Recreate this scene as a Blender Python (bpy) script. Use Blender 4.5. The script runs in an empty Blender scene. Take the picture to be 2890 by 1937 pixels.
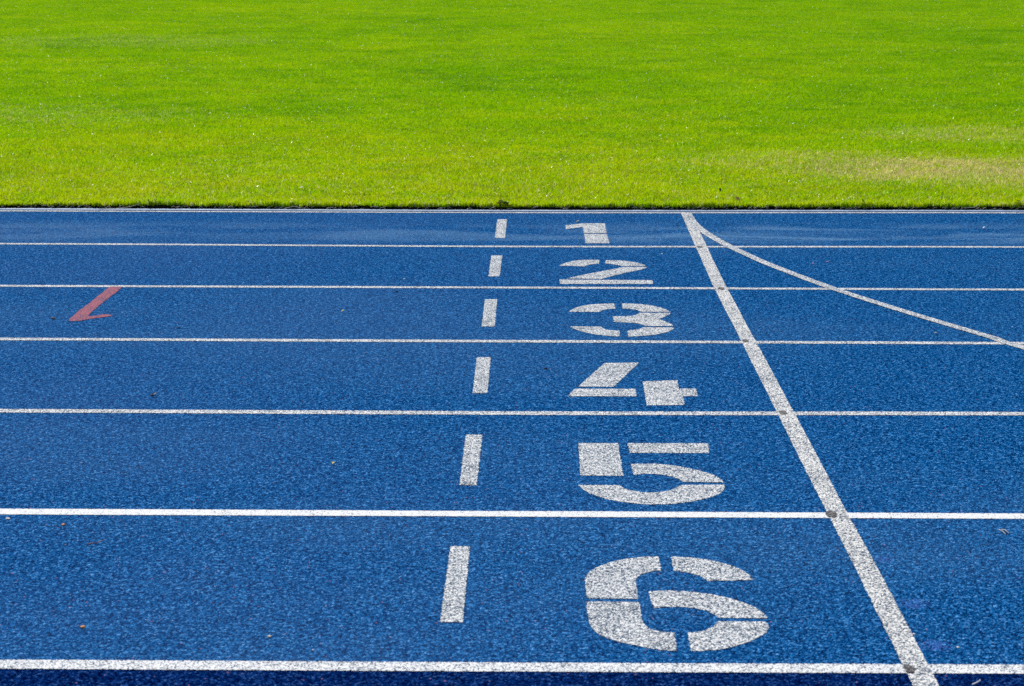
# running track: all coordinates in metres, x along the lanes, y away from the camera
SUN = 4.8
EXPO = 0.1
import bpy, bmesh, math, random, json
from mathutils import Vector, Matrix, noise as mnoise
from mathutils.geometry import tessellate_polygon
R = math.radians
random.seed(11)
sc = bpy.context.scene
C = sc.collection

# outlines measured on the ground plane (metres)
DATA = {"numbers":{"1":[[[0.1556,11.2598], [0.1734,11.2746], [0.1838,11.283], [0.1929,11.2899], [0.2025,11.2971], [0.2126,11.3044], [0.2213,11.3111], [0.2284,11.3169], [0.235,11.3232], [0.2443,11.333], [0.3658,11.3355], [0.3637,10.9786], [0.2459,10.9762], [0.2443,11.1966], [0.2245,11.1773], [0.2124,11.1659], [0.2013,11.1559], [0.1859,11.1424], [0.1562,11.1167]], [[0.2472,10.9466], [0.364,10.9489], [0.367,10.6277], [0.2475,10.6254]]],"2":[[[0.1085,9.9155], [0.1193,9.9509], [0.1264,9.9709], [0.1333,9.9873], [0.1414,10.0041], [0.1505,10.0213], [0.1599,10.0366], [0.1695,10.0501], [0.1793,10.0618], [0.1893,10.0717], [0.1989,10.0799], [0.208,10.0864], [0.2166,10.0911], [0.2247,10.0942], [0.2348,10.0962], [0.2469,10.0973], [0.2649,10.0972], [0.3009,10.0953], [0.2966,9.9816], [0.2753,9.9712], [0.2646,9.9645], [0.2574,9.9582], [0.2512,9.9511], [0.2461,9.9432], [0.2415,9.935], [0.2373,9.9266], [0.2328,9.9157], [0.2254,9.8956], [0.2096,9.899], [0.1997,9.9016], [0.1905,9.9045], [0.1802,9.908], [0.1688,9.9123], [0.1575,9.9152], [0.1464,9.917], [0.1328,9.9172]], [[0.3301,10.089], [0.3624,10.087], [0.38,10.0844], [0.3938,10.0803], [0.4072,10.0747], [0.4204,10.0676], [0.4328,10.0591], [0.4444,10.0494], [0.4554,10.0384], [0.4655,10.0261], [0.4748,10.0138], [0.4832,10.0016], [0.4906,9.9893], [0.4971,9.9771], [0.5024,9.9653], [0.5063,9.9539], [0.5094,9.9403], [0.5126,9.9166], [0.413,9.9147], [0.3975,9.9269], [0.389,9.9344], [0.3821,9.9412], [0.3753,9.9487], [0.3685,9.957], [0.3614,9.964], [0.3538,9.9697], [0.3438,9.975], [0.325,9.9822]], [[0.138,9.5543], [0.1626,9.5898], [0.1779,9.6112], [0.1922,9.6304], [0.2082,9.6512], [0.2259,9.6737], [0.2441,9.696], [0.2629,9.7182], [0.2821,9.7402], [0.3018,9.762], [0.3198,9.7821], [0.3361,9.8005], [0.3506,9.8172], [0.3633,9.8322], [0.3741,9.8455], [0.3828,9.8571], [0.3907,9.8692], [0.4013,9.8879], [0.5169,9.8901], [0.5134,9.8703], [0.51,9.8583], [0.5056,9.8475], [0.4998,9.8358], [0.4927,9.8232], [0.4839,9.8101], [0.4734,9.7966], [0.4614,9.7827], [0.4477,9.7684], [0.4342,9.7528], [0.4209,9.7357], [0.4078,9.7171], [0.3949,9.6972], [0.3823,9.6783], [0.37,9.6603], [0.358,9.6434], [0.3463,9.6274], [0.3354,9.6121], [0.3255,9.5973], [0.3145,9.5796], [0.2963,9.549]], [[0.106,9.5269], [0.5227,9.5183], [0.5191,9.4169], [0.1068,9.4092]]],"3":[[[0.1356,8.7239], [0.1434,8.7569], [0.1488,8.7757], [0.1544,8.7914], [0.1611,8.8076], [0.1688,8.8244], [0.1767,8.8393], [0.1848,8.8525], [0.1931,8.8638], [0.2015,8.8733], [0.2104,8.8816], [0.2197,8.8888], [0.2294,8.8948], [0.2395,8.8997], [0.2517,8.9045], [0.2661,8.9093], [0.2872,8.9151], [0.3291,8.9254], [0.333,8.8024], [0.3149,8.7969], [0.3053,8.7927], [0.2983,8.788], [0.2919,8.7821], [0.2859,8.7751], [0.2804,8.7674], [0.2753,8.7589], [0.2696,8.7471], [0.2601,8.7244]], [[0.3633,8.9222], [0.3979,8.9207], [0.4163,8.9182], [0.43,8.9143], [0.4429,8.9086], [0.4551,8.9013], [0.4665,8.893], [0.4772,8.8836], [0.4872,8.8731], [0.4965,8.8616], [0.5056,8.8492], [0.5143,8.836], [0.5228,8.8218], [0.531,8.8067], [0.5379,8.7923], [0.5435,8.7784], [0.5487,8.7619], [0.5556,8.7334], [0.4342,8.733], [0.4269,8.7533], [0.4223,8.7637], [0.4179,8.7709], [0.413,8.7772], [0.4075,8.7826], [0.4009,8.7875], [0.3933,8.792], [0.3822,8.7968], [0.3604,8.8047]], [[0.3137,8.6252], [0.3506,8.6268], [0.3687,8.6288], [0.3802,8.6317], [0.3893,8.6356], [0.396,8.6406], [0.4024,8.648], [0.4085,8.6577], [0.4157,8.6733], [0.4281,8.7058], [0.5542,8.7099], [0.5514,8.6916], [0.5494,8.6813], [0.5472,8.6728], [0.5445,8.664], [0.5413,8.655], [0.5364,8.6435], [0.5298,8.6295], [0.5191,8.6082], [0.4967,8.5652], [0.5097,8.541], [0.517,8.5266], [0.5228,8.5137], [0.5286,8.4999], [0.5345,8.485], [0.5393,8.471], [0.543,8.4581], [0.5462,8.4434], [0.55,8.4186], [0.4367,8.4183], [0.4271,8.441], [0.4213,8.4525], [0.4162,8.4602], [0.4105,8.4668], [0.4045,8.4723], [0.3975,8.4771], [0.3898,8.4812], [0.3812,8.4847], [0.3718,8.4875], [0.3621,8.4903], [0.3521,8.4932], [0.3391,8.4967], [0.3153,8.503]], [[0.1341,8.4044], [0.2592,8.4016], [0.2641,8.3763], [0.2674,8.3634], [0.2707,8.3545], [0.2746,8.3468], [0.2791,8.3402], [0.2852,8.3342], [0.293,8.3287], [0.3053,8.3228], [0.3304,8.313], [0.3268,8.1943], [0.2964,8.2037], [0.2798,8.2098], [0.267,8.2158], [0.2546,8.2228], [0.2425,8.2306], [0.2306,8.24], [0.2189,8.2507], [0.2074,8.2629], [0.1961,8.2766], [0.1859,8.2901], [0.1769,8.3035], [0.169,8.3168], [0.1622,8.3299], [0.156,8.3431], [0.1504,8.3566], [0.1442,8.3736]], [[0.3617,8.3185], [0.4079,8.3425], [0.4252,8.3895], [0.5501,8.39], [0.5456,8.3628], [0.5418,8.3472], [0.5373,8.3343], [0.5315,8.321], [0.5244,8.3073], [0.5165,8.2939], [0.5076,8.2808], [0.4977,8.2681], [0.487,8.2557], [0.476,8.2447], [0.4646,8.2352], [0.453,8.2271], [0.4412,8.2204], [0.4283,8.2145], [0.4144,8.2092], [0.3955,8.2036], [0.3597,8.1949]]],"4":[[[0.2521,7.6907], [0.3774,7.6972], [0.2711,7.2855], [0.1487,7.2886]], [[0.1376,7.2527], [0.3451,7.2537], [0.3433,7.1363], [0.1068,7.1323]], [[0.3754,7.374], [0.499,7.3997], [0.4948,7.2613], [0.5543,7.2611], [0.5525,7.1435], [0.5012,7.1402], [0.4976,7.0061], [0.3719,6.9993]]],"5":[[[0.1326,6.4699], [0.2569,6.4719], [0.2567,6.0752], [0.1321,6.0786]], [[0.2852,6.4724], [0.5337,6.4744], [0.5287,6.3517], [0.2866,6.3498]], [[0.2843,6.2117], [0.3043,6.2162], [0.3161,6.2181], [0.3263,6.2187], [0.3373,6.2186], [0.349,6.2179], [0.3606,6.2162], [0.3722,6.2136], [0.3837,6.21], [0.3951,6.2055], [0.4065,6.2], [0.4178,6.1936], [0.4289,6.1861], [0.44,6.1777], [0.4511,6.1687], [0.462,6.1592], [0.4729,6.1491], [0.4837,6.1385], [0.4935,6.1279], [0.5022,6.1172], [0.5099,6.1064], [0.5165,6.0957], [0.5223,6.0848], [0.5273,6.0739], [0.5315,6.0628], [0.5348,6.0517], [0.5374,6.0417], [0.5393,6.0327], [0.5404,6.0231], [0.541,6.0076], [0.4282,6.0102], [0.4215,6.0281], [0.417,6.0381], [0.4126,6.0463], [0.4075,6.0545], [0.4018,6.063], [0.3958,6.0705], [0.3896,6.0771], [0.3832,6.0829], [0.3766,6.0877], [0.3697,6.0918], [0.3624,6.095], [0.3548,6.0975], [0.3468,6.0992], [0.3392,6.1002], [0.3321,6.1006], [0.3253,6.1002], [0.3189,6.0992], [0.3128,6.0978], [0.307,6.0958], [0.3001,6.0928], [0.2881,6.0865]], [[0.1239,5.9712], [0.2419,5.9696], [0.2477,5.9497], [0.2518,5.9392], [0.256,5.9316], [0.2611,5.9244], [0.267,5.9179], [0.2733,5.9121], [0.28,5.9071], [0.2873,5.9028], [0.2949,5.8993], [0.3026,5.8965], [0.3103,5.8944], [0.318,5.893], [0.3258,5.8923], [0.3336,5.8925], [0.3415,5.8937], [0.3494,5.8958], [0.3574,5.8989], [0.365,5.9029], [0.3722,5.9077], [0.3791,5.9134], [0.3857,5.9199], [0.3921,5.9276], [0.3983,5.9365], [0.4058,5.9495], [0.4191,5.975], [0.5428,5.9805], [0.5425,5.9644], [0.5419,5.9547], [0.5408,5.946], [0.5392,5.9367], [0.5371,5.9265], [0.5341,5.9159], [0.5302,5.9049], [0.5254,5.8934], [0.5196,5.8815], [0.5132,5.8703], [0.5062,5.8598], [0.4984,5.8502], [0.49,5.8413], [0.4807,5.8325], [0.4707,5.8238], [0.4599,5.8152], [0.4483,5.8068], [0.4368,5.7991], [0.4253,5.7922], [0.4139,5.7862], [0.4026,5.7809], [0.3907,5.7763], [0.3782,5.7725], [0.3651,5.7695], [0.3513,5.7673], [0.3382,5.7659], [0.3259,5.7655], [0.3144,5.7661], [0.3035,5.7675], [0.2927,5.7699], [0.2819,5.7731], [0.2712,5.7771], [0.2604,5.7821], [0.25,5.7874], [0.2398,5.7931], [0.2299,5.7992], [0.2202,5.8056], [0.2107,5.8129], [0.2013,5.8209], [0.1921,5.8298], [0.183,5.8394], [0.1742,5.8502], [0.1656,5.8622], [0.1573,5.8753], [0.1493,5.8896], [0.1425,5.904], [0.1368,5.9187], [0.1314,5.9373]]],"6":[[[0.3149,5.2729], [0.3152,5.1518], [0.2998,5.1467], [0.2916,5.1431], [0.2854,5.1393], [0.2796,5.1347], [0.2741,5.1293], [0.2691,5.1238], [0.2648,5.1181], [0.261,5.1123], [0.2578,5.1062], [0.2551,5.0995], [0.2528,5.0922], [0.2509,5.0842], [0.2495,5.0756], [0.2485,5.0658], [0.2478,5.0549], [0.2476,5.0429], [0.2477,5.0297], [0.2478,5.0145], [0.2477,4.9973], [0.2474,4.9728], [0.2468,4.9249], [0.1252,4.9252], [0.124,4.976], [0.1235,5.0019], [0.1233,5.0198], [0.1231,5.0353], [0.1231,5.0485], [0.1235,5.0616], [0.1244,5.0745], [0.1256,5.0871], [0.1272,5.0997], [0.1297,5.1123], [0.1332,5.1249], [0.1375,5.1377], [0.1428,5.1505], [0.1491,5.1631], [0.1563,5.1756], [0.1645,5.1879], [0.1737,5.2], [0.1832,5.211], [0.193,5.221], [0.2031,5.2299], [0.2135,5.2378], [0.224,5.2448], [0.2347,5.2509], [0.2455,5.2562], [0.2564,5.2607], [0.2672,5.2644], [0.278,5.2673], [0.2912,5.2698]], [[0.3471,5.2718], [0.3658,5.2698], [0.377,5.2679], [0.387,5.2655], [0.3978,5.2624], [0.4094,5.2585], [0.4206,5.2539], [0.4312,5.2487], [0.4413,5.2428], [0.4509,5.2363], [0.4605,5.2287], [0.4701,5.22], [0.4797,5.2102], [0.4894,5.1994], [0.4983,5.188], [0.5063,5.1763], [0.5136,5.1641], [0.52,5.1514], [0.5253,5.1384], [0.5294,5.1252], [0.5328,5.1081], [0.537,5.077], [0.4244,5.0676], [0.4203,5.0813], [0.4173,5.0892], [0.414,5.0959], [0.4101,5.1029], [0.4054,5.1101], [0.4004,5.1168], [0.395,5.1228], [0.3893,5.1282], [0.3832,5.133], [0.3769,5.1374], [0.3703,5.1414], [0.3617,5.1458], [0.3457,5.153]], [[0.2749,4.9808], [0.2853,4.9846], [0.2921,4.9865], [0.2987,4.9878], [0.3063,4.9887], [0.3148,4.9894], [0.324,4.9894], [0.3339,4.9887], [0.3445,4.9873], [0.3557,4.9853], [0.3668,4.9828], [0.3779,4.9798], [0.389,4.9764], [0.4,4.9726], [0.411,4.9679], [0.4218,4.9624], [0.4326,4.9561], [0.4433,4.9489], [0.4536,4.9413], [0.4635,4.933], [0.4731,4.9242], [0.4824,4.9148], [0.491,4.9051], [0.499,4.8952], [0.5063,4.8849], [0.5131,4.8744], [0.519,4.864], [0.5241,4.8537], [0.5283,4.8435], [0.5317,4.8335], [0.5345,4.8238], [0.5368,4.8146], [0.5387,4.8037], [0.5413,4.7848], [0.429,4.7845], [0.4226,4.7998], [0.4187,4.8084], [0.4151,4.8152], [0.4111,4.8221], [0.4067,4.8289], [0.4018,4.8352], [0.3964,4.8407], [0.3906,4.8457], [0.3843,4.8499], [0.3775,4.8537], [0.3703,4.8571], [0.3626,4.8599], [0.3545,4.8622], [0.3463,4.8638], [0.338,4.8648], [0.3297,4.865], [0.3214,4.8645], [0.3133,4.8635], [0.3055,4.8619], [0.2962,4.859], [0.2799,4.8528]], [[0.1228,4.9], [0.2489,4.8991], [0.2482,4.8408], [0.2479,4.8119], [0.2479,4.793], [0.2481,4.7776], [0.2485,4.7657], [0.2493,4.7546], [0.2506,4.7443], [0.2524,4.7349], [0.2547,4.7262], [0.2577,4.718], [0.2615,4.7103], [0.266,4.7032], [0.2713,4.6965], [0.2778,4.6908], [0.2854,4.6861], [0.2967,4.6818], [0.3192,4.6759], [0.316,4.5514], [0.3019,4.5543], [0.293,4.5566], [0.2848,4.5592], [0.2756,4.5625], [0.2653,4.5664], [0.2551,4.571], [0.2449,4.5763], [0.2347,4.5822], [0.2245,4.5889], [0.2143,4.5959], [0.2041,4.6033], [0.1939,4.6111], [0.1836,4.6192], [0.1744,4.6274], [0.1662,4.6358], [0.1591,4.6442], [0.153,4.6527], [0.1474,4.6622], [0.1423,4.6727], [0.1378,4.6843], [0.1339,4.697], [0.1307,4.71], [0.1282,4.7235], [0.1264,4.7373], [0.1254,4.7516], [0.1246,4.7703], [0.1239,4.7933], [0.1234,4.8286]], [[0.3482,4.6776], [0.3622,4.6808], [0.3697,4.683], [0.3754,4.6854], [0.3808,4.6883], [0.3858,4.6916], [0.3907,4.6959], [0.3954,4.7011], [0.3999,4.7072], [0.4042,4.7143], [0.4082,4.7217], [0.4119,4.7294], [0.416,4.7396], [0.4227,4.7586], [0.5327,4.7589], [0.5363,4.7438], [0.5376,4.735], [0.5379,4.7275], [0.5375,4.7196], [0.5366,4.7113], [0.5342,4.702], [0.5306,4.6916], [0.5256,4.6803], [0.5192,4.668], [0.5122,4.656], [0.5043,4.6443], [0.4958,4.6329], [0.4865,4.6219], [0.4768,4.6115], [0.4665,4.6018], [0.4558,4.5927], [0.4445,4.5844], [0.4334,4.5771], [0.4224,4.5709], [0.4115,4.5657], [0.4007,4.5616], [0.3904,4.5583], [0.3804,4.5558], [0.3685,4.5537], [0.3478,4.5513]]]},"tick":[[[-1.8754,9.297], [-1.8184,9.2981], [-1.8172,9.2197], [-1.8171,9.175], [-1.8176,9.138], [-1.8188,9.0999], [-1.8205,9.0607], [-1.8221,9.0207], [-1.8235,8.9798], [-1.8248,8.938], [-1.8259,8.8955], [-1.8268,8.855], [-1.8273,8.8165], [-1.8277,8.7802], [-1.8277,8.7459], [-1.8277,8.7139], [-1.8277,8.6843], [-1.8277,8.6508], [-1.8275,8.5947], [-1.8065,8.5898], [-1.7974,8.5989], [-1.7914,8.6046], [-1.7855,8.61], [-1.7766,8.6178], [-1.7588,8.6331], [-1.75,8.6303], [-1.7449,8.6276], [-1.7404,8.6241], [-1.7344,8.6181], [-1.723,8.6054], [-1.7313,8.5929], [-1.7366,8.5859], [-1.7419,8.5803], [-1.748,8.5747], [-1.7549,8.5691], [-1.7619,8.5636], [-1.7688,8.5583], [-1.7757,8.553], [-1.7827,8.5479], [-1.7891,8.5425], [-1.795,8.537], [-1.8003,8.5312], [-1.8051,8.5253], [-1.8098,8.519], [-1.8144,8.5125], [-1.819,8.5056], [-1.8234,8.4984], [-1.8286,8.4923], [-1.8345,8.4874], [-1.8412,8.4835], [-1.8486,8.4808], [-1.8551,8.479], [-1.8609,8.4782], [-1.8669,8.4785], [-1.8763,8.4807], [-1.8808,8.4962], [-1.8828,8.5063], [-1.8837,8.5162], [-1.8841,8.5277], [-1.8839,8.5408], [-1.8841,8.5583], [-1.8845,8.5803], [-1.8851,8.6068], [-1.886,8.6379], [-1.8863,8.6691], [-1.886,8.7006], [-1.8851,8.7323], [-1.8836,8.7642], [-1.8822,8.7976], [-1.8809,8.8323], [-1.8798,8.8685], [-1.8788,8.9061], [-1.878,8.9422], [-1.8775,8.9767], [-1.8773,9.0097], [-1.8773,9.0412], [-1.8771,9.0732], [-1.8766,9.1057], [-1.8758,9.1388], [-1.8748,9.1724], [-1.8742,9.2022], [-1.8739,9.2283], [-1.8742,9.2553]]],"lanes":[[[-2.805,11.762], [-0.142,11.749], [2.533,11.7951]], [[-2.523,10.5518], [-0.127,10.5101], [2.272,10.5418]], [[-2.236,9.3145], [-0.112,9.3115], [2.013,9.301]], [[-1.954,8.104], [-0.097,8.0945], [1.76,8.0898]], [[-1.67,6.8836], [-0.083,6.8779], [1.511,6.8958]], [[-1.386,5.6652], [-0.068,5.6636], [1.254,5.6626]], [[-1.102,4.4447], [-0.053,4.4432], [1.0,4.4458]]],"dashes":[[[-0.208,11.4792], [-0.1561,11.4802], [-0.1572,10.7993], [-0.2086,10.7983]], [[-0.2143,10.2191], [-0.1622,10.2201], [-0.1639,9.6104], [-0.2146,9.6094]], [[-0.2167,9.0134], [-0.1646,9.0144], [-0.1632,8.3968], [-0.2153,8.3959]], [[-0.2169,7.7872], [-0.1658,7.7881], [-0.1644,7.1766], [-0.215,7.1757]], [[-0.2184,6.5755], [-0.1661,6.5764], [-0.1678,5.9625], [-0.2171,5.9617]], [[-0.2184,5.3534], [-0.1684,5.3542], [-0.1661,4.7449], [-0.2187,4.7441]]],"cu":[[0.8552,11.6939], [0.8597,11.4007], [0.8724,11.184], [0.8943,11.0118], [0.9334,10.8097], [0.9572,10.6484], [1.0009,10.4263], [1.0472,10.2235], [1.0917,10.0283], [1.1379,9.8697], [1.1827,9.7159], [1.2029,9.6501], [1.1762,9.8147], [1.2444,9.5573], [1.3131,9.341], [1.3828,9.1614], [1.4519,9.0016], [1.5188,8.8471], [1.5813,8.6853], [1.6438,8.5411], [1.7043,8.4015], [1.763,8.2662], [1.8221,8.146], [1.8595,8.05]],"cl":[[0.828,11.3612], [0.8436,11.0351], [0.8623,10.8672], [0.8871,10.7458], [0.9098,10.6067], [0.9402,10.491], [0.9757,10.3671], [1.0126,10.2019], [1.0478,10.0682], [1.0822,9.9378], [1.1282,9.7819], [1.1727,9.6307], [1.1929,9.566], [1.1637,9.7063], [1.2315,9.4543], [1.2998,9.2425], [1.369,9.0665], [1.4337,8.884], [1.5,8.7333], [1.5642,8.5876], [1.6285,8.4582], [1.6878,8.3166], [1.747,8.1884], [1.8059,8.0703], [1.8454,7.9865]]}
# ---------------------------------------------------------------- helpers
def tag(o, label=None, cat=None, group=None, kind=None):
    if label: o['label'] = label
    if cat: o['category'] = cat
    if group: o['group'] = group
    if kind: o['kind'] = kind
    return o

def link_mesh(name, verts, faces, mat, parent=None, smooth=False):
    me = bpy.data.meshes.new(name)
    me.from_pydata([tuple(v) for v in verts], [], faces)
    me.validate(); me.update()
    if mat: me.materials.append(mat)
    if smooth:
        for p in me.polygons: p.use_smooth = True
    o = bpy.data.objects.new(name, me); C.objects.link(o)
    if parent: o.parent = parent
    return o

def empty(name, loc):
    o = bpy.data.objects.new(name, None); C.objects.link(o); o.location = loc
    o.empty_display_size = 0.1
    return o

class NT:
    def __init__(s, name):
        s.m = bpy.data.materials.new(name); s.m.use_nodes = True
        s.t = s.m.node_tree; s.t.nodes.clear(); s.out = s.n('ShaderNodeOutputMaterial')
        s.pos = s.n('ShaderNodeNewGeometry').outputs['Position']
        sx = s.n('ShaderNodeSeparateXYZ'); s.l(s.pos, sx.inputs[0])
        s.X, s.Y, s.Zc = sx.outputs[0], sx.outputs[1], sx.outputs[2]
    def n(s, t, **k):
        x = s.t.nodes.new(t)
        for a, b in k.items(): setattr(x, a, b)
        return x
    def l(s, a, b): s.t.links.new(a, b)
    def put(s, sock, v):
        if isinstance(v, bpy.types.NodeSocket): s.l(v, sock)
        else: sock.default_value = v
    def math(s, op, a, b=0.0, c=0.0, clamp=False):
        x = s.n('ShaderNodeMath', operation=op); x.use_clamp = clamp
        s.put(x.inputs[0], a); s.put(x.inputs[1], b); s.put(x.inputs[2], c)
        return x.outputs[0]
    def mr(s, v, a, b, c=0.0, d=1.0, smooth=True):
        x = s.n('ShaderNodeMapRange'); x.interpolation_type = 'SMOOTHSTEP' if smooth else 'LINEAR'
        s.put(x.inputs[0], v); x.inputs[1].default_value = a; x.inputs[2].default_value = b
        x.inputs[3].default_value = c; x.inputs[4].default_value = d
        return x.outputs[0]
    def mapv(s, scale, loc=(0, 0, 0)):
        x = s.n('ShaderNodeMapping'); s.l(s.pos, x.inputs[0])
        x.inputs['Scale'].default_value = scale; x.inputs['Location'].default_value = loc
        return x.outputs[0]
    def noise(s, scale, detail=2, rough=.5, vec=None, dist=0.0):
        x = s.n('ShaderNodeTexNoise'); s.l(vec or s.pos, x.inputs['Vector'])
        x.inputs['Scale'].default_value = scale; x.inputs['Detail'].default_value = detail
        x.inputs['Roughness'].default_value = rough; x.inputs['Distortion'].default_value = dist
        return x.outputs['Fac']
    def vor(s, scale, vec=None):
        x = s.n('ShaderNodeTexVoronoi', voronoi_dimensions='2D'); s.l(vec or s.pos, x.inputs['Vector'])
        x.inputs['Scale'].default_value = scale
        return x
    def mix(s, f, a, b, blend='MIX'):
        x = s.n('ShaderNodeMix', data_type='RGBA', blend_type=blend)
        s.put(x.inputs[0], f)
        s.put(x.inputs[6], a if isinstance(a, bpy.types.NodeSocket) else (*a, 1))
        s.put(x.inputs[7], b if isinstance(b, bpy.types.NodeSocket) else (*b, 1))
        return x.outputs[2]
    def ramp(s, f, stops):
        x = s.n('ShaderNodeValToRGB'); e = x.color_ramp.elements
        while len(e) < len(stops): e.new(.5)
        for i, (p, c) in enumerate(stops): e[i].position = p; e[i].color = (*c, 1)
        s.put(x.inputs[0], f); return x.outputs[0]
    def sep(s, c):
        x = s.n('ShaderNodeSeparateColor'); s.l(c, x.inputs[0]); return x.outputs
    def blob(s, cx, cy, rx, ry, inner=.2):
        a = s.math('DIVIDE', s.math('SUBTRACT', s.X, cx), rx); b = s.math('DIVIDE', s.math('SUBTRACT', s.Y, cy), ry)
        d = s.math('ADD', s.math('MULTIPLY', a, a), s.math('MULTIPLY', b, b))
        return s.mr(d, inner, 1.0, 1.0, 0.0)
    def bump(s, h, strength, dist):
        x = s.n('ShaderNodeBump'); s.put(x.inputs['Height'], h)
        x.inputs['Strength'].default_value = strength; x.inputs['Distance'].default_value = dist
        return x.outputs[0]
    def principled(s, col, rough=.8, spec=.3, normal=None):
        x = s.n('ShaderNodeBsdfPrincipled')
        s.put(x.inputs['Base Color'], col if isinstance(col, bpy.types.NodeSocket) else (*col, 1))
        s.put(x.inputs['Roughness'], rough); s.put(x.inputs['Specular IOR Level'], spec)
        if normal: s.l(normal, x.inputs['Normal'])
        return x.outputs[0]
    def done(s, sh):
        s.l(sh, s.out.inputs[0]); return s.m

# ---------------------------------------------------------------- materials
def grains(s):
    """rubber granule relief shared by the track and every painted mark on it"""
    v = s.vor(GR); v2 = s.vor(GR * .52, s.mapv((1, 1, 1), (3.1, 1.7, 0)))
    c = s.sep(v.outputs['Color']); c2 = s.sep(v2.outputs['Color'])
    fine = s.noise(GR * .9, 2, .6); mid = s.noise(GR * .28, 3, .6)
    h = s.math('ADD', s.math('MULTIPLY', v.outputs['Distance'], -.7), s.math('ADD', s.math('MULTIPLY', c[1], .55), s.math('MULTIPLY', mid, 1.0)))
    return c, c2, fine, mid, h
GR = 270.0
SPT = 0.0

def mat_track(name, stops, wear=True):
    s = NT(name); c, c2, fine, mid, h = grains(s)
    clump = s.noise(GR * .11, 3, .6)
    v = s.math('ADD', s.math('MULTIPLY', c[0], .68), s.math('ADD', s.math('MULTIPLY', c2[0], .12), s.math('ADD', s.math('MULTIPLY', s.math('SUBTRACT', mid, .5), 1.1), s.math('MULTIPLY', s.math('SUBTRACT', clump, .5), .25))))
    v = s.math('ADD', v, .115)
    col = s.ramp(v, stops)
    if wear:
        # scuffed paler running strip along the inner lane, and cloudy wear elsewhere
        big = s.noise(1.0, 5, .62, s.mapv((.9, 3.2, 1)), .5)
        lane1 = s.math('MULTIPLY', s.mr(s.Y, 10.56, 10.80), s.mr(s.Y, 11.05, 11.50, 1.0, 0.0))
        w = s.math('MULTIPLY', lane1, s.mr(big, .38, .62), clamp=True)
        w = s.math('MULTIPLY', w, s.mr(s.X, -.5, 1.3, .50, .80))
        broad = s.math('MULTIPLY', s.mr(s.noise(.55, 4, .6, s.mapv((.6, 1.3, 1), (7, 3, 0))), .42, .70), .12)
        w = s.math('ADD', w, broad, clamp=True)
        gr = s.math('MULTIPLY', w, s.mr(s.math('ADD', c[2], fine), .45, 1.35))
        col = s.mix(gr, col, (.15, .30, .50))
        # greyer rubber towards the left of the finish line
        dull = s.math('MULTIPLY', s.mr(s.X, 1.6, -1.8), s.mr(s.noise(.8, 3, .5), .3, .7, .10, .30))
        col = s.mix(dull, col, s.mix(.5, col, (.085, .14, .33)))
        for cx, cy, rx, ry in ((.90, 4.90, .045, .05), (.895, 4.60, .05, .05), (.885, 5.26, .03, .04)):
            vi = s.math('MULTIPLY', s.blob(cx, cy, rx, ry, .0), s.mr(c[2], .35, .9, .0, .32))
            col = s.mix(vi, col, (.15, .20, .72))
    # odd granules of other colours
    col = s.mix(s.mr(s.math('MULTIPLY', c[2], c2[1]), .986, .990, 0, .7), col, (.22, .36, .66))
    col = s.mix(s.math('MULTIPLY', s.mr(c[1], .9985, .999), .8), col, (.42, .20, .28))
    col = s.mix(s.math('MULTIPLY', s.mr(s.math('MULTIPLY', c[1], c2[2]), .9925, .9935), .9), col, (.75, .76, .80))
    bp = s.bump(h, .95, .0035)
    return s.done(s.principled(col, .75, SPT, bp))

def mat_paint(name, paint, gap, cover, spread=.10, streak=0.0):
    s = NT(name); c, c2, fine, mid, h = grains(s)
    patch = s.noise(9.0, 3, .6)
    t = s.math('ADD', s.math('MULTIPLY', fine, 1.3), s.math('ADD', s.math('MULTIPLY', mid, .35), s.math('MULTIPLY', c[0], .42)))
    t = s.math('ADD', t, s.math('MULTIPLY', s.math('SUBTRACT', patch, .5), .25))
    m = s.mr(t, cover - spread, cover + spread)
    pc = s.mix(c2[0], tuple(x * .93 for x in paint), paint)
    gp = s.mix(c[2], tuple(x * .55 for x in gap), tuple(min(1, x * 1.6) for x in gap))
    col = s.mix(m, gp, pc)
    bp = s.bump(s.math('ADD', h, s.math('MULTIPLY', m, .5)), .55, .003)
    return s.done(s.principled(col, .75, .12, bp))

def mat_plain(name, col, rough=.7, spec=.3, var=.25, scale=60, bump=0.0, trans=0.0):
    s = NT(name); n = s.noise(scale, 4, .6)
    cc = s.mix(s.mr(n, .3, .7), tuple(x * (1 - var) for x in col), tuple(min(1, x * (1 + var)) for x in col))
    sh = s.principled(cc, rough, spec, s.bump(n, bump, .002) if bump else None)
    if trans:
        t = s.n('ShaderNodeBsdfTranslucent'); s.l(cc, t.inputs[0]); mx = s.n('ShaderNodeMixShader')
        mx.inputs[0].default_value = trans; s.l(sh, mx.inputs[1]); s.l(t.outputs[0], mx.inputs[2]); sh = mx.outputs[0]
    return s.done(sh)

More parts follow.
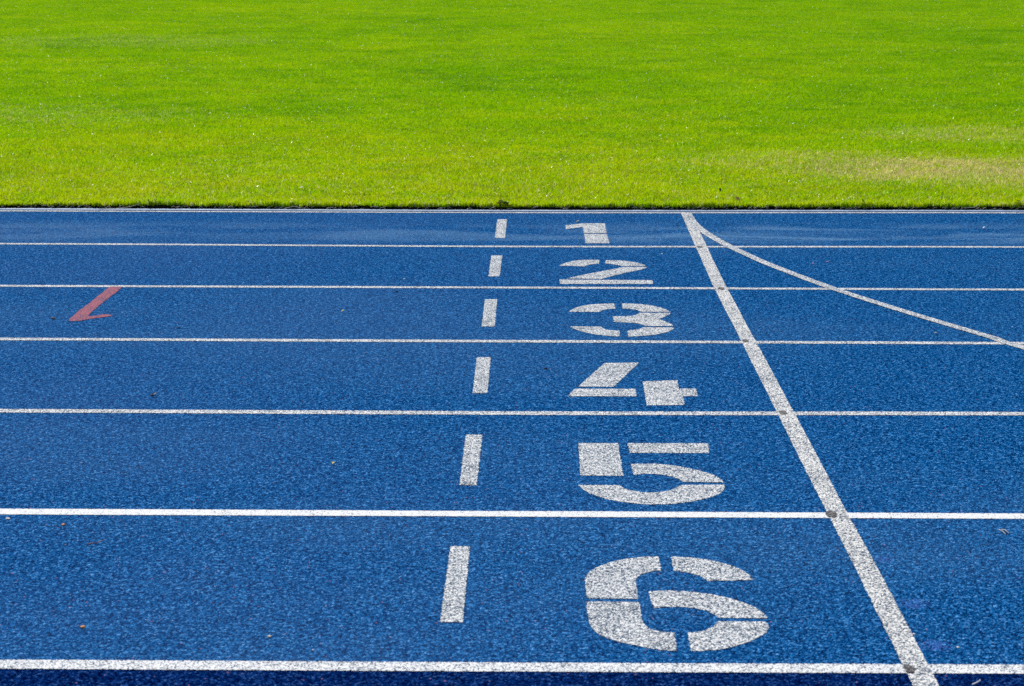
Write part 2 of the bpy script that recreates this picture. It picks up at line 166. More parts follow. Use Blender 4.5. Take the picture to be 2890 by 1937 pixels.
def grass_colour(s, tint=None, dryr=None):
    """living colour of the field: fresh stripes far away, tired and straw-mixed turf near the track"""
    n1 = s.noise(1.0, 5, .62, s.mapv((.28, .26, 1)), .6)
    n2 = s.noise(1.0, 4, .6, s.mapv((1.3, 1.9, 1), (4, 9, 0)))
    n3 = s.noise(1.0, 3, .6, s.mapv((5.0, 7.0, 1)))
    y = s.math('ADD', s.math('MULTIPLY', s.math('SUBTRACT', n1, .5), .85), s.math('ADD', s.math('MULTIPLY', s.math('SUBTRACT', n2, .5), .95), s.math('MULTIPLY', s.math('SUBTRACT', n3, .5), .85)))
    y = s.math('ADD', y, s.mr(s.Y, 12.5, 19.0, .34, 0.0))
    y = s.math('ADD', y, .46)
    if tint: y = s.math('ADD', y, s.math('MULTIPLY', s.math('SUBTRACT', tint, .5), .55))
    col = s.ramp(y, GRASS)
    n4 = s.noise(1.0, 5, .65, s.mapv((.8, 1.3, 1), (1, 5, 0)))
    dry = s.math('MULTIPLY', s.blob(2.95, 13.35, 1.5, 1.05, .0), .46)
    dry = s.math('ADD', dry, s.math('MULTIPLY', s.blob(2.0, 13.9, 1.3, .9, .0), .22))
    dry = s.math('ADD', dry, s.math('MULTIPLY', s.blob(3.3, 15.8, 1.3, .8, .0), .18))
    dry = s.math('ADD', dry, s.math('MULTIPLY', s.blob(-5.2, 27.5, 2.6, 2.0, .0), .10))
    dry = s.math('ADD', dry, s.math('MULTIPLY', s.blob(-4.0, 17.2, 1.8, 1.2, .0), .08))
    dry = s.math('ADD', dry, s.mr(s.Y, 12.0, 16.5, .05, .0))
    dry = s.math('ADD', dry, s.math('MULTIPLY', s.math('MULTIPLY', s.mr(s.Y, 42.0, 43.2), s.mr(s.X, 2.2, 5.0)), .55))
    dry = s.math('MULTIPLY', dry, s.mr(n4, .28, .62, .35, 1.25))
    return col, dry
GRASS = [(0.0, (.090, .250, .0004)), (.38, (.185, .360, .0005)), (.65, (.260, .400, .0007)), (1.0, (.345, .410, .003))]

def mat_grass():
    s = NT('grass_blades')
    a = s.n('ShaderNodeAttribute'); a.attribute_name = 'tint'; t = s.sep(a.outputs['Color'])
    col, dry = grass_colour(s, t[0], t[1])
    # straw blades are more frequent where the turf is dry; a few anywhere
    d = s.mr(s.math('SUBTRACT', s.math('ADD', dry, .004), t[1]), -.02, .02)
    straw = s.mix(t[2], (.56, .50, .25), (.44, .34, .16))
    col = s.mix(d, col, straw)
    col = s.mix(1.0, col, (GB, GB, GB), 'MULTIPLY')
    p = s.principled(col, .26, .10)
    tr = s.n('ShaderNodeBsdfTranslucent'); s.l(col, tr.inputs[0])
    mx = s.n('ShaderNodeMixShader'); mx.inputs[0].default_value = .48
    s.l(p, mx.inputs[1]); s.l(tr.outputs[0], mx.inputs[2])
    return s.done(mx.outputs[0])
GB = 1.62

def mat_soil():
    s = NT('turf_soil'); n = s.noise(40, 4, .6)
    col, dry = grass_colour(s)
    low = s.mix(s.mr(n, .3, .7), (.020, .018, .008), (.065, .055, .022))
    # far beyond the modelled blades the sheet itself carries the turf colour
    far = s.mr(s.Y, 44.0, 50.0)
    low = s.mix(s.mr(s.Y, 11.95, 12.02), s.mix(s.mr(n, .35, .75), (.006, .005, .003), (.040, .028, .012)), low)
    col = s.mix(far, low, col)
    return s.done(s.principled(col, .95, .1, s.bump(n, .8, .01)))

M = {}
BLUE = [(0.0, (.0002, .004, .030)), (.27, (.0002, .017, .082)), (.50, (.0009, .057, .212)), (.74, (.0080, .140, .400)), (1.0, (.13, .37, .76))]
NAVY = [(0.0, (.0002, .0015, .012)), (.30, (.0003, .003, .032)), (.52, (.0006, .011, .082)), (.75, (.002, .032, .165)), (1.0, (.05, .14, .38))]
M['track'] = mat_track('blue_rubber', BLUE)
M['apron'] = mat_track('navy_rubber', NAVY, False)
GAP = (.028, .060, .110)
M['lane'] = mat_paint('white_line_paint', (.80, .81, .81), GAP, 1.03, .11)
M['fresh'] = mat_paint('fresh_white_paint', (.73, .75, .77), (.05, .08, .12), .80, .06)
M['near'] = mat_paint('thick_white_paint', (.77, .79, .81), GAP, .94, .09)
M['digit'] = mat_paint('stencil_white_paint', (.76, .78, .79), GAP, 1.045, .10)
M['cream'] = mat_paint('cream_white_paint', (.79, .79, .77), GAP, 1.02, .11)
M['red'] = mat_paint('red_spray_paint', (.46, .105, .125), (.070, .035, .095), 1.07, .13)
M['spot'] = mat_paint('scuffed_dark_paint', (.30, .29, .28), (.030, .030, .038), 1.13, .12)
M['soil'] = mat_soil()
M['blade'] = mat_grass()
M['kerb'] = mat_plain('kerb_sky_tint', (.27, .37, .56), .5, .4, .15, 25, .2)  # grey-blue edging, with the sky's reflection put into its base colour

# ---------------------------------------------------------------- setting
def slab(name, x0, x1, y0, y1, z, mat):
    return link_mesh(name, [(x0, y0, z), (x1, y0, z), (x1, y1, z), (x0, y1, z)], [(0, 1, 2, 3)], mat)
g = slab('ground', -600, 600, -300, 900, -.06, M['soil']); tag(g, kind='structure')
t = slab('track', -40, 40, 4.446, 11.86, 0, M['track']); tag(t, kind='structure')
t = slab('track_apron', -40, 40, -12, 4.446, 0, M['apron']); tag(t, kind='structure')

def interp(poly, x):
    if x <= poly[0][0]: return poly[0][1]
    for (a, b), (c, d) in zip(poly, poly[1:]):
        if x <= c:
            t = (x - a) / (c - a); t = t * t * (3 - 2 * t) if len(poly) == 3 else t
            return b + (d - b) * t
    return poly[-1][1]
LANES = DATA['lanes']
def edge_y(x): return interp(LANES[0], x)

def frange(a, b, st):
    n = max(1, int(round((b - a) / st)))
    return [a + (b - a) * i / n for i in range(n + 1)]

# kerb: slim edging that stands a few millimetres proud of the rubber
xs = [x for x in frange(-20, 20, .25)]
kv, kf = [], []
for x in xs:
    e = edge_y(x)
    for dy, z in ((.031, -.05), (.031, .0035), (.033, .0055), (.086, .0055), (.088, .0035), (.088, -.05)):
        kv.append((x, e + dy, z))
for i in range(len(xs) - 1):
    for j in range(5): kf.append((i*6+j, (i+1)*6+j, (i+1)*6+j+1, i*6+j+1))
k = link_mesh('kerb', kv, kf, M['kerb']); tag(k, kind='structure')

# turf soil with a ragged cut front edge
EDGE = .092
xs = frange(-14, 14, .012); sv, sf = [], []
rows = (0.0, .004, .012, .05, .2)
for x in xs:
    e = edge_y(x) + EDGE
    r = mnoise.noise((x * 6, 0, 0)) * .010 + mnoise.noise((x * 33, 3, 0)) * .006 + .006
    sv += [(x, e + r, -.05), (x, e + r * 1.5, .010), (x, e + .006 + r, .0225), (x, e + .05, .024), (x, 60.0, .024)]
for i in range(len(xs) - 1):
    for j in range(4): sf.append((i*5+j, (i+1)*5+j, (i+1)*5+j+1, i*5+j+1))
so = link_mesh('soil', sv, sf, M['soil']); tag(so, kind='structure')

# ---------------------------------------------------------------- painted markings
def jig(x, y, amp, f=170.0):
    return (x + mnoise.noise((x * f, y * f, 1.3)) * amp, y + mnoise.noise((x * f, y * f, 7.9)) * amp)

def sheet(name, pts, z, mat, parent=None, org=(0, 0), step=.004, amp=.0035):
    out = []
    n = len(pts)
    for i in range(n):
        a, b = pts[i], pts[(i + 1) % n]; L = math.hypot(b[0]-a[0], b[1]-a[1])
        m = max(1, int(L / step))
        for q in range(m): out.append(jig(a[0]+(b[0]-a[0])*q/m, a[1]+(b[1]-a[1])*q/m, amp))
    tris = tessellate_polygon([[Vector((x, y, 0)) for x, y in out]])
    fs = []
    for a, b, c in tris:
        A, B, Cc = out[a], out[b], out[c]
        if (B[0]-A[0])*(Cc[1]-A[1])-(B[1]-A[1])*(Cc[0]-A[0]) < 0: a, c = c, a
        fs.append((a, b, c))
    return link_mesh(name, [(x-org[0], y-org[1], z) for x, y in out], fs, mat, parent)

def strip(name, centre, half, z, mat, amp=.003):
    """centre: list of (x, y) points closely spaced; the strip follows them"""
    vs, fs = [], []
    for i, (x, y) in enumerate(centre):
        a = centre[max(0, i-1)]; b = centre[min(len(centre)-1, i+1)]
        d = Vector((b[0]-a[0], b[1]-a[1])).normalized(); nx, ny = -d.y, d.x
        w = half + mnoise.noise((x * 2.2, y * 2.2, 0)) * .0016
        for sg in (1, -1):
            px, py = jig(x + nx*w*sg, y + ny*w*sg, amp); vs.append((px, py, z))
    for i in range(len(centre)-1): fs.append((2*i+1, 2*i+3, 2*i+2, 2*i))
    return link_mesh(name, vs, fs, mat)

LW = [.0200, .0235, .0235, .0245, .0255, .0275, .0285]
LM = ['lane', 'lane', 'lane', 'lane', 'lane', 'fresh', 'near']
LL = ['thin white boundary line along the grey kerb and grass edge',
      'white lane line between the numbers 1 and 2',
      'white lane line between the numbers 2 and 3, touched by the red tick',
      'white lane line between the numbers 3 and 4',
      'white lane line between the numbers 4 and 5',
      'brightest solid white lane line between the numbers 5 and 6',
      'thick white lane line below the number 6, bordering the dark navy strip']
for i, poly in enumerate(LANES):
    cl = [(x, interp(poly, x)) for x in frange(-7, 7, .006)]
    o = strip('lane_line', cl, LW[i], .0012, M[LM[i]])
    tag(o, LL[i], 'lane line', 'white lines along the running lanes')

FIN = [(3.3, .830), (4.33, .830), (4.48, .8298), (5.19, .830), (5.70, .826), (6.90, .8224), (8.15, .8172), (9.375, .8105), (10.51, .8165), (11.755, .8236)]
cl = [(interp(FIN, y), y) for y in frange(3.3, 11.752, .006)]
o = strip('finish_line', list(reversed(cl)), .0278, .0020, M['cream'])
tag(o, 'broad straight white line crossing all the lanes right of the numbers', 'finish line')

cu, clo = DATA['cu'], DATA['cl']
def bylane(pl): return sorted([(y, x) for x, y in pl])
U, Lo = bylane(cu), bylane(clo)
def pol(pl, y):
    import itertools
    return interp(pl, y)
cc = []
for y in frange(8.03, 11.74, .05): cc.append((y, (pol(U, y) + pol(Lo, y)) / 2 if y < 11.05 else pol(U, y) - .0245))
sm = []
for i in range(len(cc)):
    w = cc[max(0, i-3):i+4]; sm.append((cc[i][0], sum(q[1] for q in w) / len(w)))
y0, x0 = sm[2]; y1, x1 = sm[12]; sl = (x1-x0)/(y1-y0)
sm = [(y0 - d, x0 - sl*d*1.04) for d in (2.5, 1.2, .4)] + sm[2:]
cl = [(interp(sm, y), y) for y in frange(y0-2.4, 11.70, .006)]
o = strip('curved_line', list(reversed(cl)), .0235, .0027, M['digit'])
tag(o, 'narrow curving white line that splits from the broad line and sweeps right', 'curved line')

for i, d in enumerate(DATA['dashes']):
    o = sheet('dash_mark', d, .0012, M['digit'])
    tag(o, 'short white dash left of the number %d' % (i + 1), 'dash mark', 'white dashes in a row left of the numbers')

DL = {'1': 'white stencilled number 1 with a slanted flag, nearest the grass',
      '2': 'white stencilled number 2 below the number 1',
      '3': 'white stencilled number 3 with five curved strokes',
      '4': 'white stencilled number 4 split into three angular blocks',
      '5': 'white stencilled number 5 with a square upper left block',
      '6': 'largest white stencilled number 6, nearest the bottom of the picture'}
for kx, strokes in DATA['numbers'].items():
    allp = [q for s_ in strokes for q in s_]
    ox = sum(q[0] for q in allp)/len(allp); oy = sum(q[1] for q in allp)/len(allp)
    e = empty('lane_number', (ox, oy, 0))
    tag(e, DL[kx], 'number', 'white stencilled lane numbers')
    for st in strokes: sheet('stroke', st, .0012, M['digit'], e, (ox, oy))

o = sheet('tick_mark', DATA['tick'][0], .0018, M['red'], amp=.005)
tag(o, 'faded red hand painted tick below the lane line at left', 'tick mark')

SP = [(.808, 10.499, .019, .034, 'at the lane line between 1 and 2'), (.812, 9.296, .017, .042, 'at the lane line between 2 and 3'),
      (.806, 8.112, .015, .036, 'at the lane line between 3 and 4'), (.813, 6.893, .016, .034, 'at the lane line between 4 and 5'),
      (.808, 5.668, .018, .034, 'at the brightest lane line between 5 and 6'), (.812, 4.440, .015, .027, 'at the thick lane line below the 6')]
for x, y, rx, ry, w in SP:
    rx *= .82; ry *= .78 if y > 6 else .95
    pts = [(x + math.cos(a)*rx*(1+.25*mnoise.noise((a*1.7, x*9, y))), y + math.sin(a)*ry*(1+.25*mnoise.noise((a*2.1, y, 4)))) for a in [q*math.tau/26 for q in range(26)]]
    o = sheet('scuff_mark', pts, .0036, M['spot'], amp=.004)
    tag(o, 'dark scuff on the finish line ' + w, 'scuff mark', 'dark scuffs on the finish line crossings')

# ---------------------------------------------------------------- grass blades
def blade_patch(name, nb, w, d, hmin, hmax, front=False):
    vs, fs, tint = [], [], []
    for _ in range(nb):
        x = random.uniform(-w/2, w/2); y = random.uniform(0, d) if front else random.uniform(-d/2, d/2)
        h = random.uniform(hmin, hmax) * random.choice((1, 1, 1, .75, 1.15)); wd = random.uniform(.0014, .0030)
        a = random.uniform(0, math.tau)
        cn = mnoise.noise((x*24 + nb, y*24, 1.0)); cn2 = mnoise.noise((x*18, y*18 + nb, 5.0))
        h *= 1 + .5*cn
        lean = abs(random.gauss(0, .5)) + .1
        la = random.gauss(cn2*5, 1.1)
        if front:
            la = random.gauss(-math.pi/2, 1.3); lean = abs(random.gauss(.25, .3))
        dx, dy = math.cos(la), math.sin(la); cx, cy = math.cos(a)*wd, math.sin(a)*wd
        b = len(vs)
        s1, s2 = math.sin(lean*.6), math.sin(min(1.9, lean*1.6)); c1, c2 = math.cos(lean*.6), math.cos(min(1.9, lean*1.6))
        mx, my, mz = x + dx*h*.55*s1, y + dy*h*.55*s1, h*.55*c1
        tx, ty, tz = mx + dx*h*.5*s2, my + dy*h*.5*s2, max(.002, mz + h*.5*c2)
        vs += [(x-cx, y-cy, -.004), (x+cx, y+cy, -.004), (mx+cx*.85, my+cy*.85, mz), (mx-cx*.85, my-cy*.85, mz), (tx, ty, tz)]
        fs += [(b, b+1, b+2, b+3), (b+3, b+2, b+4)]
        tc = (random.random(), random.random(), random.random(), 1)
        tint += [tc] * 5
    me = bpy.data.meshes.new(name); me.from_pydata(vs, [], fs); me.update()
    at = me.attributes.new('tint', 'FLOAT_COLOR', 'POINT')
    at.data.foreach_set('color', [c for t_ in tint for c in t_])
    me.materials.append(M['blade'])
    return bpy.data.objects.new(name, me)

tufts = bpy.data.collections.new('grass_tufts')      # sources only: not linked to the scene
NP = 5
for i in range(NP): tufts.objects.link(blade_patch('grass_tuft_%02d' % i, 4200 + i, .5, .5, .018, .036))
NE = 4
for i in range(NE): tufts.objects.link(blade_patch('grass_tuft_%02d' % (NP + i), 620, .25, .07, .018, .034, True))

pts, rot, idx, scl = [], [], [], []
yy = 12.16
while yy < 47.5:
    lim = .262 * yy + 2.2
    x = -lim
    while x < lim:
        px, py = x + random.uniform(-.06, .06), yy + random.uniform(-.03, .06)
        pts.append((px, py, .024)); idx.append(random.randrange(NP))
        if yy < 12.5: rot.append((0, 0, random.choice((0, math.pi))))
        else: rot.append((0, 0, random.uniform(0, math.tau)))
        hs = .9 + .35 * mnoise.noise((px * .9, py * .9, 2.0))
        scl.append((1, 1, hs)); x += .40
    yy += .40
x = -6.2
while x < 6.2:
    e = edge_y(x) + EDGE + mnoise.noise((x*6, 0, 0))*.010 + random.uniform(-.004, .008)
    pts.append((x, e + .006, .021)); idx.append(NP + random.randrange(NE)); rot.append((0, 0, random.uniform(-.05, .05)))
    scl.append((1, 1, random.uniform(.6, 1.25))); x += .11
me = bpy.data.meshes.new('grass'); me.from_pydata(pts, [], [])
at = me.attributes.new('rot', 'FLOAT_VECTOR', 'POINT'); at.data.foreach_set('vector', [c for r in rot for c in r])
at = me.attributes.new('scl', 'FLOAT_VECTOR', 'POINT'); at.data.foreach_set('vector', [c for r in scl for c in r])
at = me.attributes.new('idx', 'INT', 'POINT'); at.data.foreach_set('value', idx)
grass = bpy.data.objects.new('grass', me); C.objects.link(grass)
tag(grass, 'mown green turf with pale dry patches beyond the blue track', 'grass', kind='stuff')
ng = bpy.data.node_groups.new('grass_blades', 'GeometryNodeTree')
ng.interface.new_socket('Geometry', in_out='INPUT', socket_type='NodeSocketGeometry')
ng.interface.new_socket('Geometry', in_out='OUTPUT', socket_type='NodeSocketGeometry')
gi = ng.nodes.new('NodeGroupInput'); go = ng.nodes.new('NodeGroupOutput')
ip = ng.nodes.new('GeometryNodeInstanceOnPoints'); ci = ng.nodes.new('GeometryNodeCollectionInfo')
ci.inputs['Collection'].default_value = tufts; ci.inputs['Separate Children'].default_value = True; ci.inputs['Reset Children'].default_value = True
def nattr(nm, ty):
    a = ng.nodes.new('GeometryNodeInputNamedAttribute'); a.data_type = ty; a.inputs[0].default_value = nm; return a.outputs[0]
ng.links.new(gi.outputs[0], ip.inputs['Points']); ng.links.new(ci.outputs[0], ip.inputs['Instance'])
ip.inputs['Pick Instance'].default_value = True
ng.links.new(nattr('idx', 'INT'), ip.inputs['Instance Index'])
er = ng.nodes.new('FunctionNodeEulerToRotation'); ng.links.new(nattr('rot', 'FLOAT_VECTOR'), er.inputs[0])
ng.links.new(er.outputs[0], ip.inputs['Rotation']); ng.links.new(nattr('scl', 'FLOAT_VECTOR'), ip.inputs['Scale'])
ng.links.new(ip.outputs[0], go.inputs[0])
md = grass.modifiers.new('blades', 'NODES'); md.node_group = ng

# ---------------------------------------------------------------- small things lying about
def tube(pts, r0, r1, seg=6):
    vs, fs = [], []
    n = len(pts)
    for i, p in enumerate(pts):
        p = Vector(p); d = (Vector(pts[min(n-1, i+1)]) - Vector(pts[max(0, i-1)])).normalized()
        u = d.cross(Vector((0, 0, 1))); u = u.normalized() if u.length > .01 else Vector((1, 0, 0)); w = d.cross(u)
        r = r0 + (r1-r0)*i/(n-1)
        for q in range(seg):
            a = q*math.tau/seg; vs.append(p + u*math.cos(a)*r + w*math.sin(a)*r)
    for i in range(n-1):
        for q in range(seg): fs.append((i*seg+q, i*seg+(q+1) % seg, (i+1)*seg+(q+1) % seg, (i+1)*seg+q))
    fs.append(tuple(range(seg-1, -1, -1))); fs.append(tuple(range((n-1)*seg, n*seg)))
    return vs, fs

def pebble(name, x, y, r, mat, sq=.6):
    bm = bmesh.new(); bmesh.ops.create_icosphere(bm, subdivisions=3, radius=r)
    for v in bm.verts:
        k_ = 1 + .35*mnoise.noise(v.co*(1.2/r) + Vector((x*7, y*3, 0))); v.co = Vector((v.co.x*k_*1.2, v.co.y*k_, v.co.z*k_*sq))
    me = bpy.data.meshes.new(name); bm.to_mesh(me); bm.free(); me.materials.append(mat)
    for p in me.polygons: p.use_smooth = True
    o = bpy.data.objects.new(name, me); C.objects.link(o); o.location = (x, y, r*sq*.75); o.rotation_euler.z = random.uniform(0, 6)
    return o

def leafverts(L, W, curl, ang, pitch, org, lobes=0):
    vs, fs = [], []
    n = 8; ca, sa = math.cos(ang), math.sin(ang)
    for i in range(n+1):
        t = i/n; w = W*math.sin(math.pi*min(1, t*.96+.04))**.75*(1 + (.28*math.sin(t*math.pi*lobes*2) if lobes else 0))
        up = math.sin(pitch)*L*t - curl*L*t*t; fw = math.cos(pitch)*L*t
        for s_ in (-1, 0, 1):
            lx, ly, lz = fw, s_*w/2, up + abs(s_)*w*.22
            vs.append((org[0]+lx*ca-ly*sa, org[1]+lx*sa+ly*ca, org[2]+max(lz, -org[2]+.001)))
    for i in range(n):
        for j in range(2): fs.append((i*3+j, (i+1)*3+j, (i+1)*3+j+1, i*3+j+1))
    return vs, fs

def leaf(name, x, y, L, W, mat, z=.004, curl=.25, ang=None, pitch=.35, lobes=0):
    vs, fs = leafverts(L, W, curl, random.uniform(0, 6) if ang is None else ang, pitch, (0, 0, .001), lobes)
    o = link_mesh(name, vs, fs, mat, smooth=True); o.location = (x, y, z)
    return o

MP = {k_: mat_plain(k_, *a) for k_, a in {
    'yellow_petal': ((.72, .58, .03), .6, .3, .15, 200, 0, .3), 'pale_petal': ((.62, .60, .30), .6, .3, .15, 200, 0, .3),
    'brown_stone': ((.20, .15, .11), .85, .3, .3, 300, .5), 'dark_crumb': ((.012, .013, .02), .8, .3, .3, 300, .5),
    'white_flake': ((.82, .80, .76), .7, .3, .1, 200, 0), 'brown_twig': ((.30, .15, .08), .8, .2, .3, 300, .4),
    'pale_straw': ((.66, .60, .46), .6, .3, .2, 150, .2, .2), 'orange_bit': ((.62, .28, .12), .7, .3, .25, 200, .2),
    'pink_bit': ((.62, .26, .28), .7, .3, .25, 200, .2), 'weed_green': ((.060, .170, .010), .5, .4, .35, 60, .2, .35),
    'weed_red': ((.16, .055, .025), .5, .4, .4, 60, .2, .25), 'dead_leaf': ((.30, .16, .07), .7, .3, .4, 90, .3, .2), 'dark_leaf': ((.030, .070, .015), .5, .4, .3, 90, .2)}.items()}

Z0 = .003
def add(o, label, cat, group=None): return tag(o, label, cat, group)
add(leaf('petal', .213, 11.369, .020, .010, MP['yellow_petal'], Z0, .1, 0, .5), 'yellow petal at the top left corner of the number 1', 'petal', 'yellow petals on the track')
add(leaf('petal', -.800, 8.692, .016, .012, MP['yellow_petal'], Z0, .1, .2, .6), 'yellow petal far left of the dash beside the number 3', 'petal', 'yellow petals on the track')
add(leaf('petal', -.603, 6.191, .011, .010, MP['yellow_petal'], Z0, .2, .8, .5), 'tiny yellow petal far left of the dash beside the number 5', 'petal', 'yellow petals on the track')
add(leaf('petal', -.595, 9.506, .012, .008, MP['pale_petal'], Z0, .2, .3, .4), 'pale greenish petal far left of the dash beside the number 2', 'petal', 'yellow petals on the track')
add(leaf('petal', .605, 10.261, .012, .009, MP['pale_petal'], Z0, .2, .6, .4), 'pale yellow petal to the upper right of the number 2', 'petal', 'yellow petals on the track')
add(pebble('pebble', -1.952, 8.528, 0.0060, MP['brown_stone'], .8), 'small brown pebble left of the tip of the red tick', 'pebble')
add(pebble('rubber_crumb', -1.413, 8.339, 0.0052, MP['dark_crumb']), 'black crumb lying to the lower right of the red tick', 'rubber crumb', 'dark crumbs on the track')
add(pebble('rubber_crumb', -.604, 9.190, 0.0056, MP['dark_crumb']), 'black crumb just under the lane line between the numbers 2 and 3', 'rubber crumb', 'dark crumbs on the track')
add(pebble('rubber_crumb', .036, 7.582, .0055, MP['dark_crumb']), 'black crumb upper left of the number 4', 'rubber crumb', 'dark crumbs on the track')
e = empty('seed_head', (-1.299, 7.104, Z0)); add(e, 'dark seed with a pale tuft in the lane of the number 4, at left', 'seed')
s_ = pebble('seed', 0, 0, .0055, MP['dark_crumb']); s_.parent = e; s_.location = (0, 0, .003)
tv, tf = [], []
for q in range(5):
    a = -.3 + q*.35; v, f = tube([(.003, 0, .004), (.008*math.cos(a)+.003, .008*math.sin(a), .008), (.013*math.cos(a)+.003, .016*math.sin(a), .009)], .0009, .0005, 5)
    tf += [tuple(i+len(tv) for i in ff) for ff in f]; tv += v
link_mesh('tuft', tv, tf, MP['pale_straw'], e)
add(leaf('paper_flake', 2.336, 11.172, .016, .012, MP['white_flake'], Z0, .1, .1, .6), 'white flake near the right end of the innermost lane', 'flake')
add(link_mesh('twig', *tube([(-1.160, 5.345, .004), (-1.147, 5.352, .006), (-1.134, 5.358, .005), (-1.122, 5.385, .006)], .0014, .0008), MP['brown_twig']), 'small brown twig below the brightest lane line, near the left border', 'twig')
add(link_mesh('straw_stem', *tube([(.928, 4.340, .004), (.936, 4.344, .006), (.944, 4.352, .007), (.950, 4.366, .005)], .0016, .001), MP['white_flake']), 'pale curled stem on the dark strip right of the finish line', 'stem', 'pale stems on the track')
for a in ((1.232, 5.520, 1.241, 5.478), (1.241, 5.525, 1.252, 5.487)):
    add(link_mesh('straw_stem', *tube([(a[0], a[1], .004), ((a[0]+a[2])/2, (a[1]+a[3])/2, .007), (a[2], a[3], .004)], .0011, .0008), MP['pale_straw']), 'one of two pale stems side by side right of the number 6', 'stem', 'pale stems side by side')
add(pebble('stone_chip', -1.035, 4.693, .0050, MP['orange_bit']), 'orange chip just above the thick line below the number 6, at left', 'stone chip')
add(pebble('stone_chip', -1.263, 5.535, .0046, MP['orange_bit']), 'orange chip just below the brightest lane line, at left', 'stone chip')
add(pebble('stone_chip', -.600, 4.635, .0040, MP['pale_straw']), 'straw coloured chip lower left of the dash beside the number 6', 'stone chip')
add(pebble('stone_chip', -1.424, 5.590, .0050, MP['white_flake']), 'cream chip under the brightest lane line at the left border', 'stone chip')
add(leaf('petal', 1.370, 10.037, .016, .010, MP['pink_bit'], Z0, .3, .2, .3), 'reddish fleck above the curved line, right of the pair', 'petal', 'pink flecks')
add(leaf('petal', 1.300, 9.985, .013, .009, MP['pink_bit'], Z0, .3, 1.2, .3), 'reddish fleck above the curved line, left of the pair', 'petal', 'pink flecks')
add(leaf('petal', 1.560, 8.274, .014, .008, MP['pale_petal'], Z0, .3, .4, .3), 'pale fleck below the curved line, above the lane line between 3 and 4', 'petal', 'pale flecks')
add(pebble('grit', .862, 4.674, .0030, MP['white_flake']), 'white speck of grit right of the finish line, upper of two', 'grit', 'white grit')
add(pebble('grit', .945, 4.586, .0030, MP['white_flake']), 'white speck of grit right of the finish line, lower of two', 'grit', 'white grit')

# weeds and litter along the turf edge
def weed(x, y, n, L, W, label, red=0.0, seed=0, lobes=2):
    rs = random.getstate(); random.seed(seed)
    e = empty('weed', (x, y, .012)); tag(e, label, 'weed', 'weeds along the turf edge')
    for mat, nm, frac in ((MP['weed_green'], 'leaves', 1-red), (MP['weed_red'], 'red_leaves', red)):
        vs, fs = [], []
        for q in range(int(n*frac)):
            a = random.uniform(0, math.tau)
            v, f = leafverts(L*random.uniform(.6, 1.1), W*random.uniform(.7, 1.1), random.uniform(.1, .6), a, random.uniform(.2, 1.3), (random.gauss(0, L*.45), random.gauss(0, .012), random.uniform(0, .028)), lobes)
            fs += [tuple(i+len(vs) for i in ff) for ff in f]; vs += v
        if vs: link_mesh(nm, vs, fs, mat, e, True)
    random.setstate(rs); return e
weed(-2.140, 11.885, 34, .034, .020, 'dark green leafy weed on the turf edge near the left border', 0, 3)
weed(-.185, 11.868, 34, .034, .022, 'reddish green weed on the turf edge above the dash beside the number 1', .5, 5)
weed(1.820, 11.905, 22, .032, .010, 'narrow leaved green weed on the turf edge right of the finish line', 0, 8, 0)
weed(2.68, 11.905, 18, .032, .016, 'dark weed with brown leaves on the turf edge near the right border', .35, 9)
add(leaf('dead_leaf', 1.135, 11.935, .050, .030, MP['dead_leaf'], .035, .2, 2.4, .9), 'brown dead leaf standing in the grass edge right of the finish line', 'leaf', 'dead leaves')
add(leaf('dead_leaf', 1.250, 11.868, .046, .026, MP['pale_straw'], .012, .5, .3, .4, 2), 'pale curled dead leaf lying on the kerb right of the finish line', 'leaf', 'dead leaves')
add(leaf('fallen_leaf', 1.062, 12.36, .028, .012, MP['dark_leaf'], .040, .1, 1.4, 1.1), 'dark leaf upright in the grass above the finish line end', 'leaf')
add(leaf('fallen_leaf', -1.380, 12.42, .034, .016, MP['white_flake'], .046, .2, .2, .4), 'white leaf fragment lying in the grass left of the dashes', 'leaf')
def stem(pts, label): add(link_mesh('dry_stem', *tube(pts, .0018, .0010), MP['pale_straw']), label, 'dry stem', 'dry stems on the kerb')
e1 = edge_y(-2.3)
stem([(-2.42, e1+.045, .008), (-2.33, e1+.048, .010), (-2.25, e1+.065, .018), (-2.20, e1+.09, .032)], 'long pale dry stem on the kerb beside the leafy left weed')
e1 = edge_y(-1.33)
stem([(-1.40, e1+.070, .010), (-1.34, e1+.075, .022), (-1.28, e1+.068, .010)], 'arched dry stem on the kerb between the left border and the dashes')
e1 = edge_y(2.45)
stem([(2.38, e1+.085, .018), (2.43, e1+.080, .020), (2.47, e1+.10, .040)], 'short dry stem poking from the turf edge near the right border')
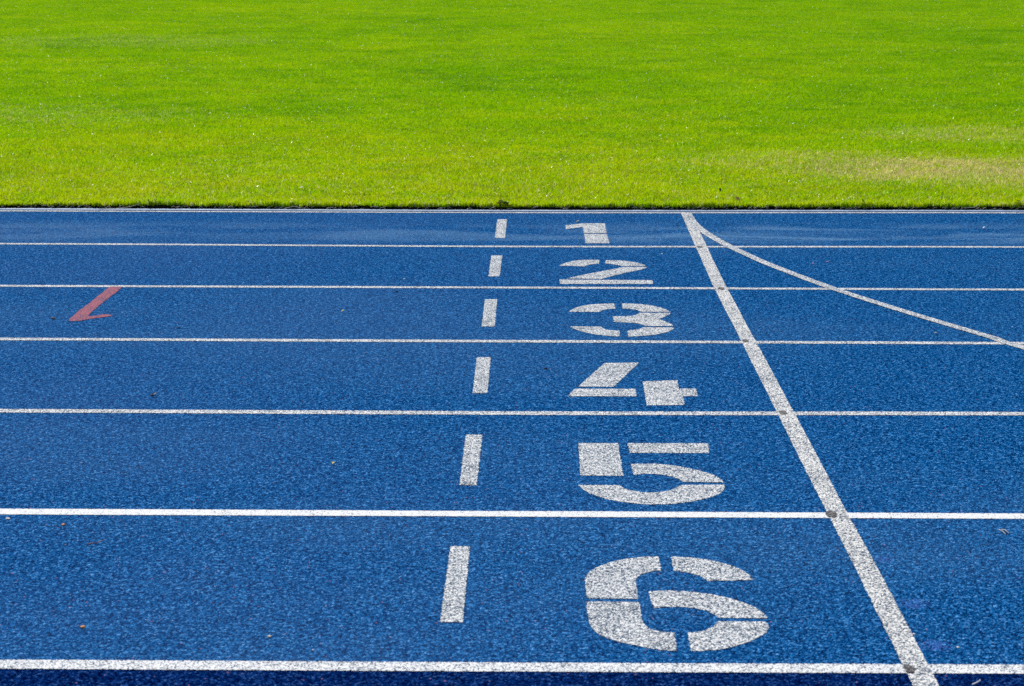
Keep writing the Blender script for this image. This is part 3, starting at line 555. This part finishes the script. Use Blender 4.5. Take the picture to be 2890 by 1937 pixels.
# clippings: individual straw bits fringing the kerb
tv, tf = [], []
for q in range(420):
    x = random.uniform(-6, 6); e1 = edge_y(x) + random.uniform(.072, .102); a = random.uniform(-.9, .9); L = random.uniform(.010, .034); z = random.uniform(.006, .018)
    v, f = tube([(x, e1, z), (x+L*.5*math.cos(a), e1+L*.35*math.sin(a), z+L*.25), (x+L*math.cos(a), e1+L*.6*math.sin(a), z+random.uniform(-.1, .4)*L)], .0013, .0007, 4)
    tf += [tuple(i+len(tv) for i in ff) for ff in f]; tv += v
o = link_mesh('grass_clippings', tv, tf, MP['pale_straw']); tag(o, 'pale dry clippings scattered along the turf edge', 'clippings', kind='stuff')

# ---------------------------------------------------------------- light, sky, camera
AZ, EL = R(-24), R(49)           # sun over the field, a little to the left
d = Vector((math.sin(AZ)*math.cos(EL), math.cos(AZ)*math.cos(EL), math.sin(EL)))
sl = bpy.data.lights.new('sun', 'SUN'); sl.energy = SUN; sl.angle = R(.53); sl.color = (1.0, .95, .87)
so = bpy.data.objects.new('sun', sl); C.objects.link(so); so.rotation_euler = d.to_track_quat('Z', 'Y').to_euler(); so.location = d*30
w = bpy.data.worlds.new('World'); sc.world = w; w.use_nodes = True
nt = w.node_tree; nt.nodes.clear()
sky = nt.nodes.new('ShaderNodeTexSky'); sky.sky_type = 'NISHITA'; sky.sun_disc = False; sky.sun_elevation = EL; sky.sun_rotation = AZ
bg = nt.nodes.new('ShaderNodeBackground'); bg.inputs[1].default_value = .09
wo = nt.nodes.new('ShaderNodeOutputWorld'); nt.links.new(sky.outputs[0], bg.inputs[0]); nt.links.new(bg.outputs[0], wo.inputs[0])

cam = bpy.data.cameras.new('camera'); co = bpy.data.objects.new('camera', cam); C.objects.link(co); sc.camera = co
cam.sensor_fit = 'HORIZONTAL'; cam.sensor_width = 36; cam.lens = 36*6067.6/2890
cam.clip_start = .05; cam.clip_end = 3000
PIT, YAW, ROLL = .195862, -.0111991, .00124928
co.location = (0, 0, 1.6)
Rm = Matrix.Rotation(-YAW, 4, 'Z') @ Matrix.Rotation(math.pi/2 - PIT, 4, 'X') @ Matrix.Rotation(ROLL, 4, 'Z')
co.rotation_euler = Rm.to_euler()
cam.dof.use_dof = True; cam.dof.focus_distance = 8.4; cam.dof.aperture_fstop = 11
sc.view_settings.view_transform = 'Standard'; sc.view_settings.look = 'None'; sc.view_settings.exposure = EXPO; sc.view_settings.gamma = 1
sc.cycles.max_bounces = 8; sc.cycles.transmission_bounces = 6; sc.cycles.transparent_max_bounces = 8
sc.cycles.use_denoising = False
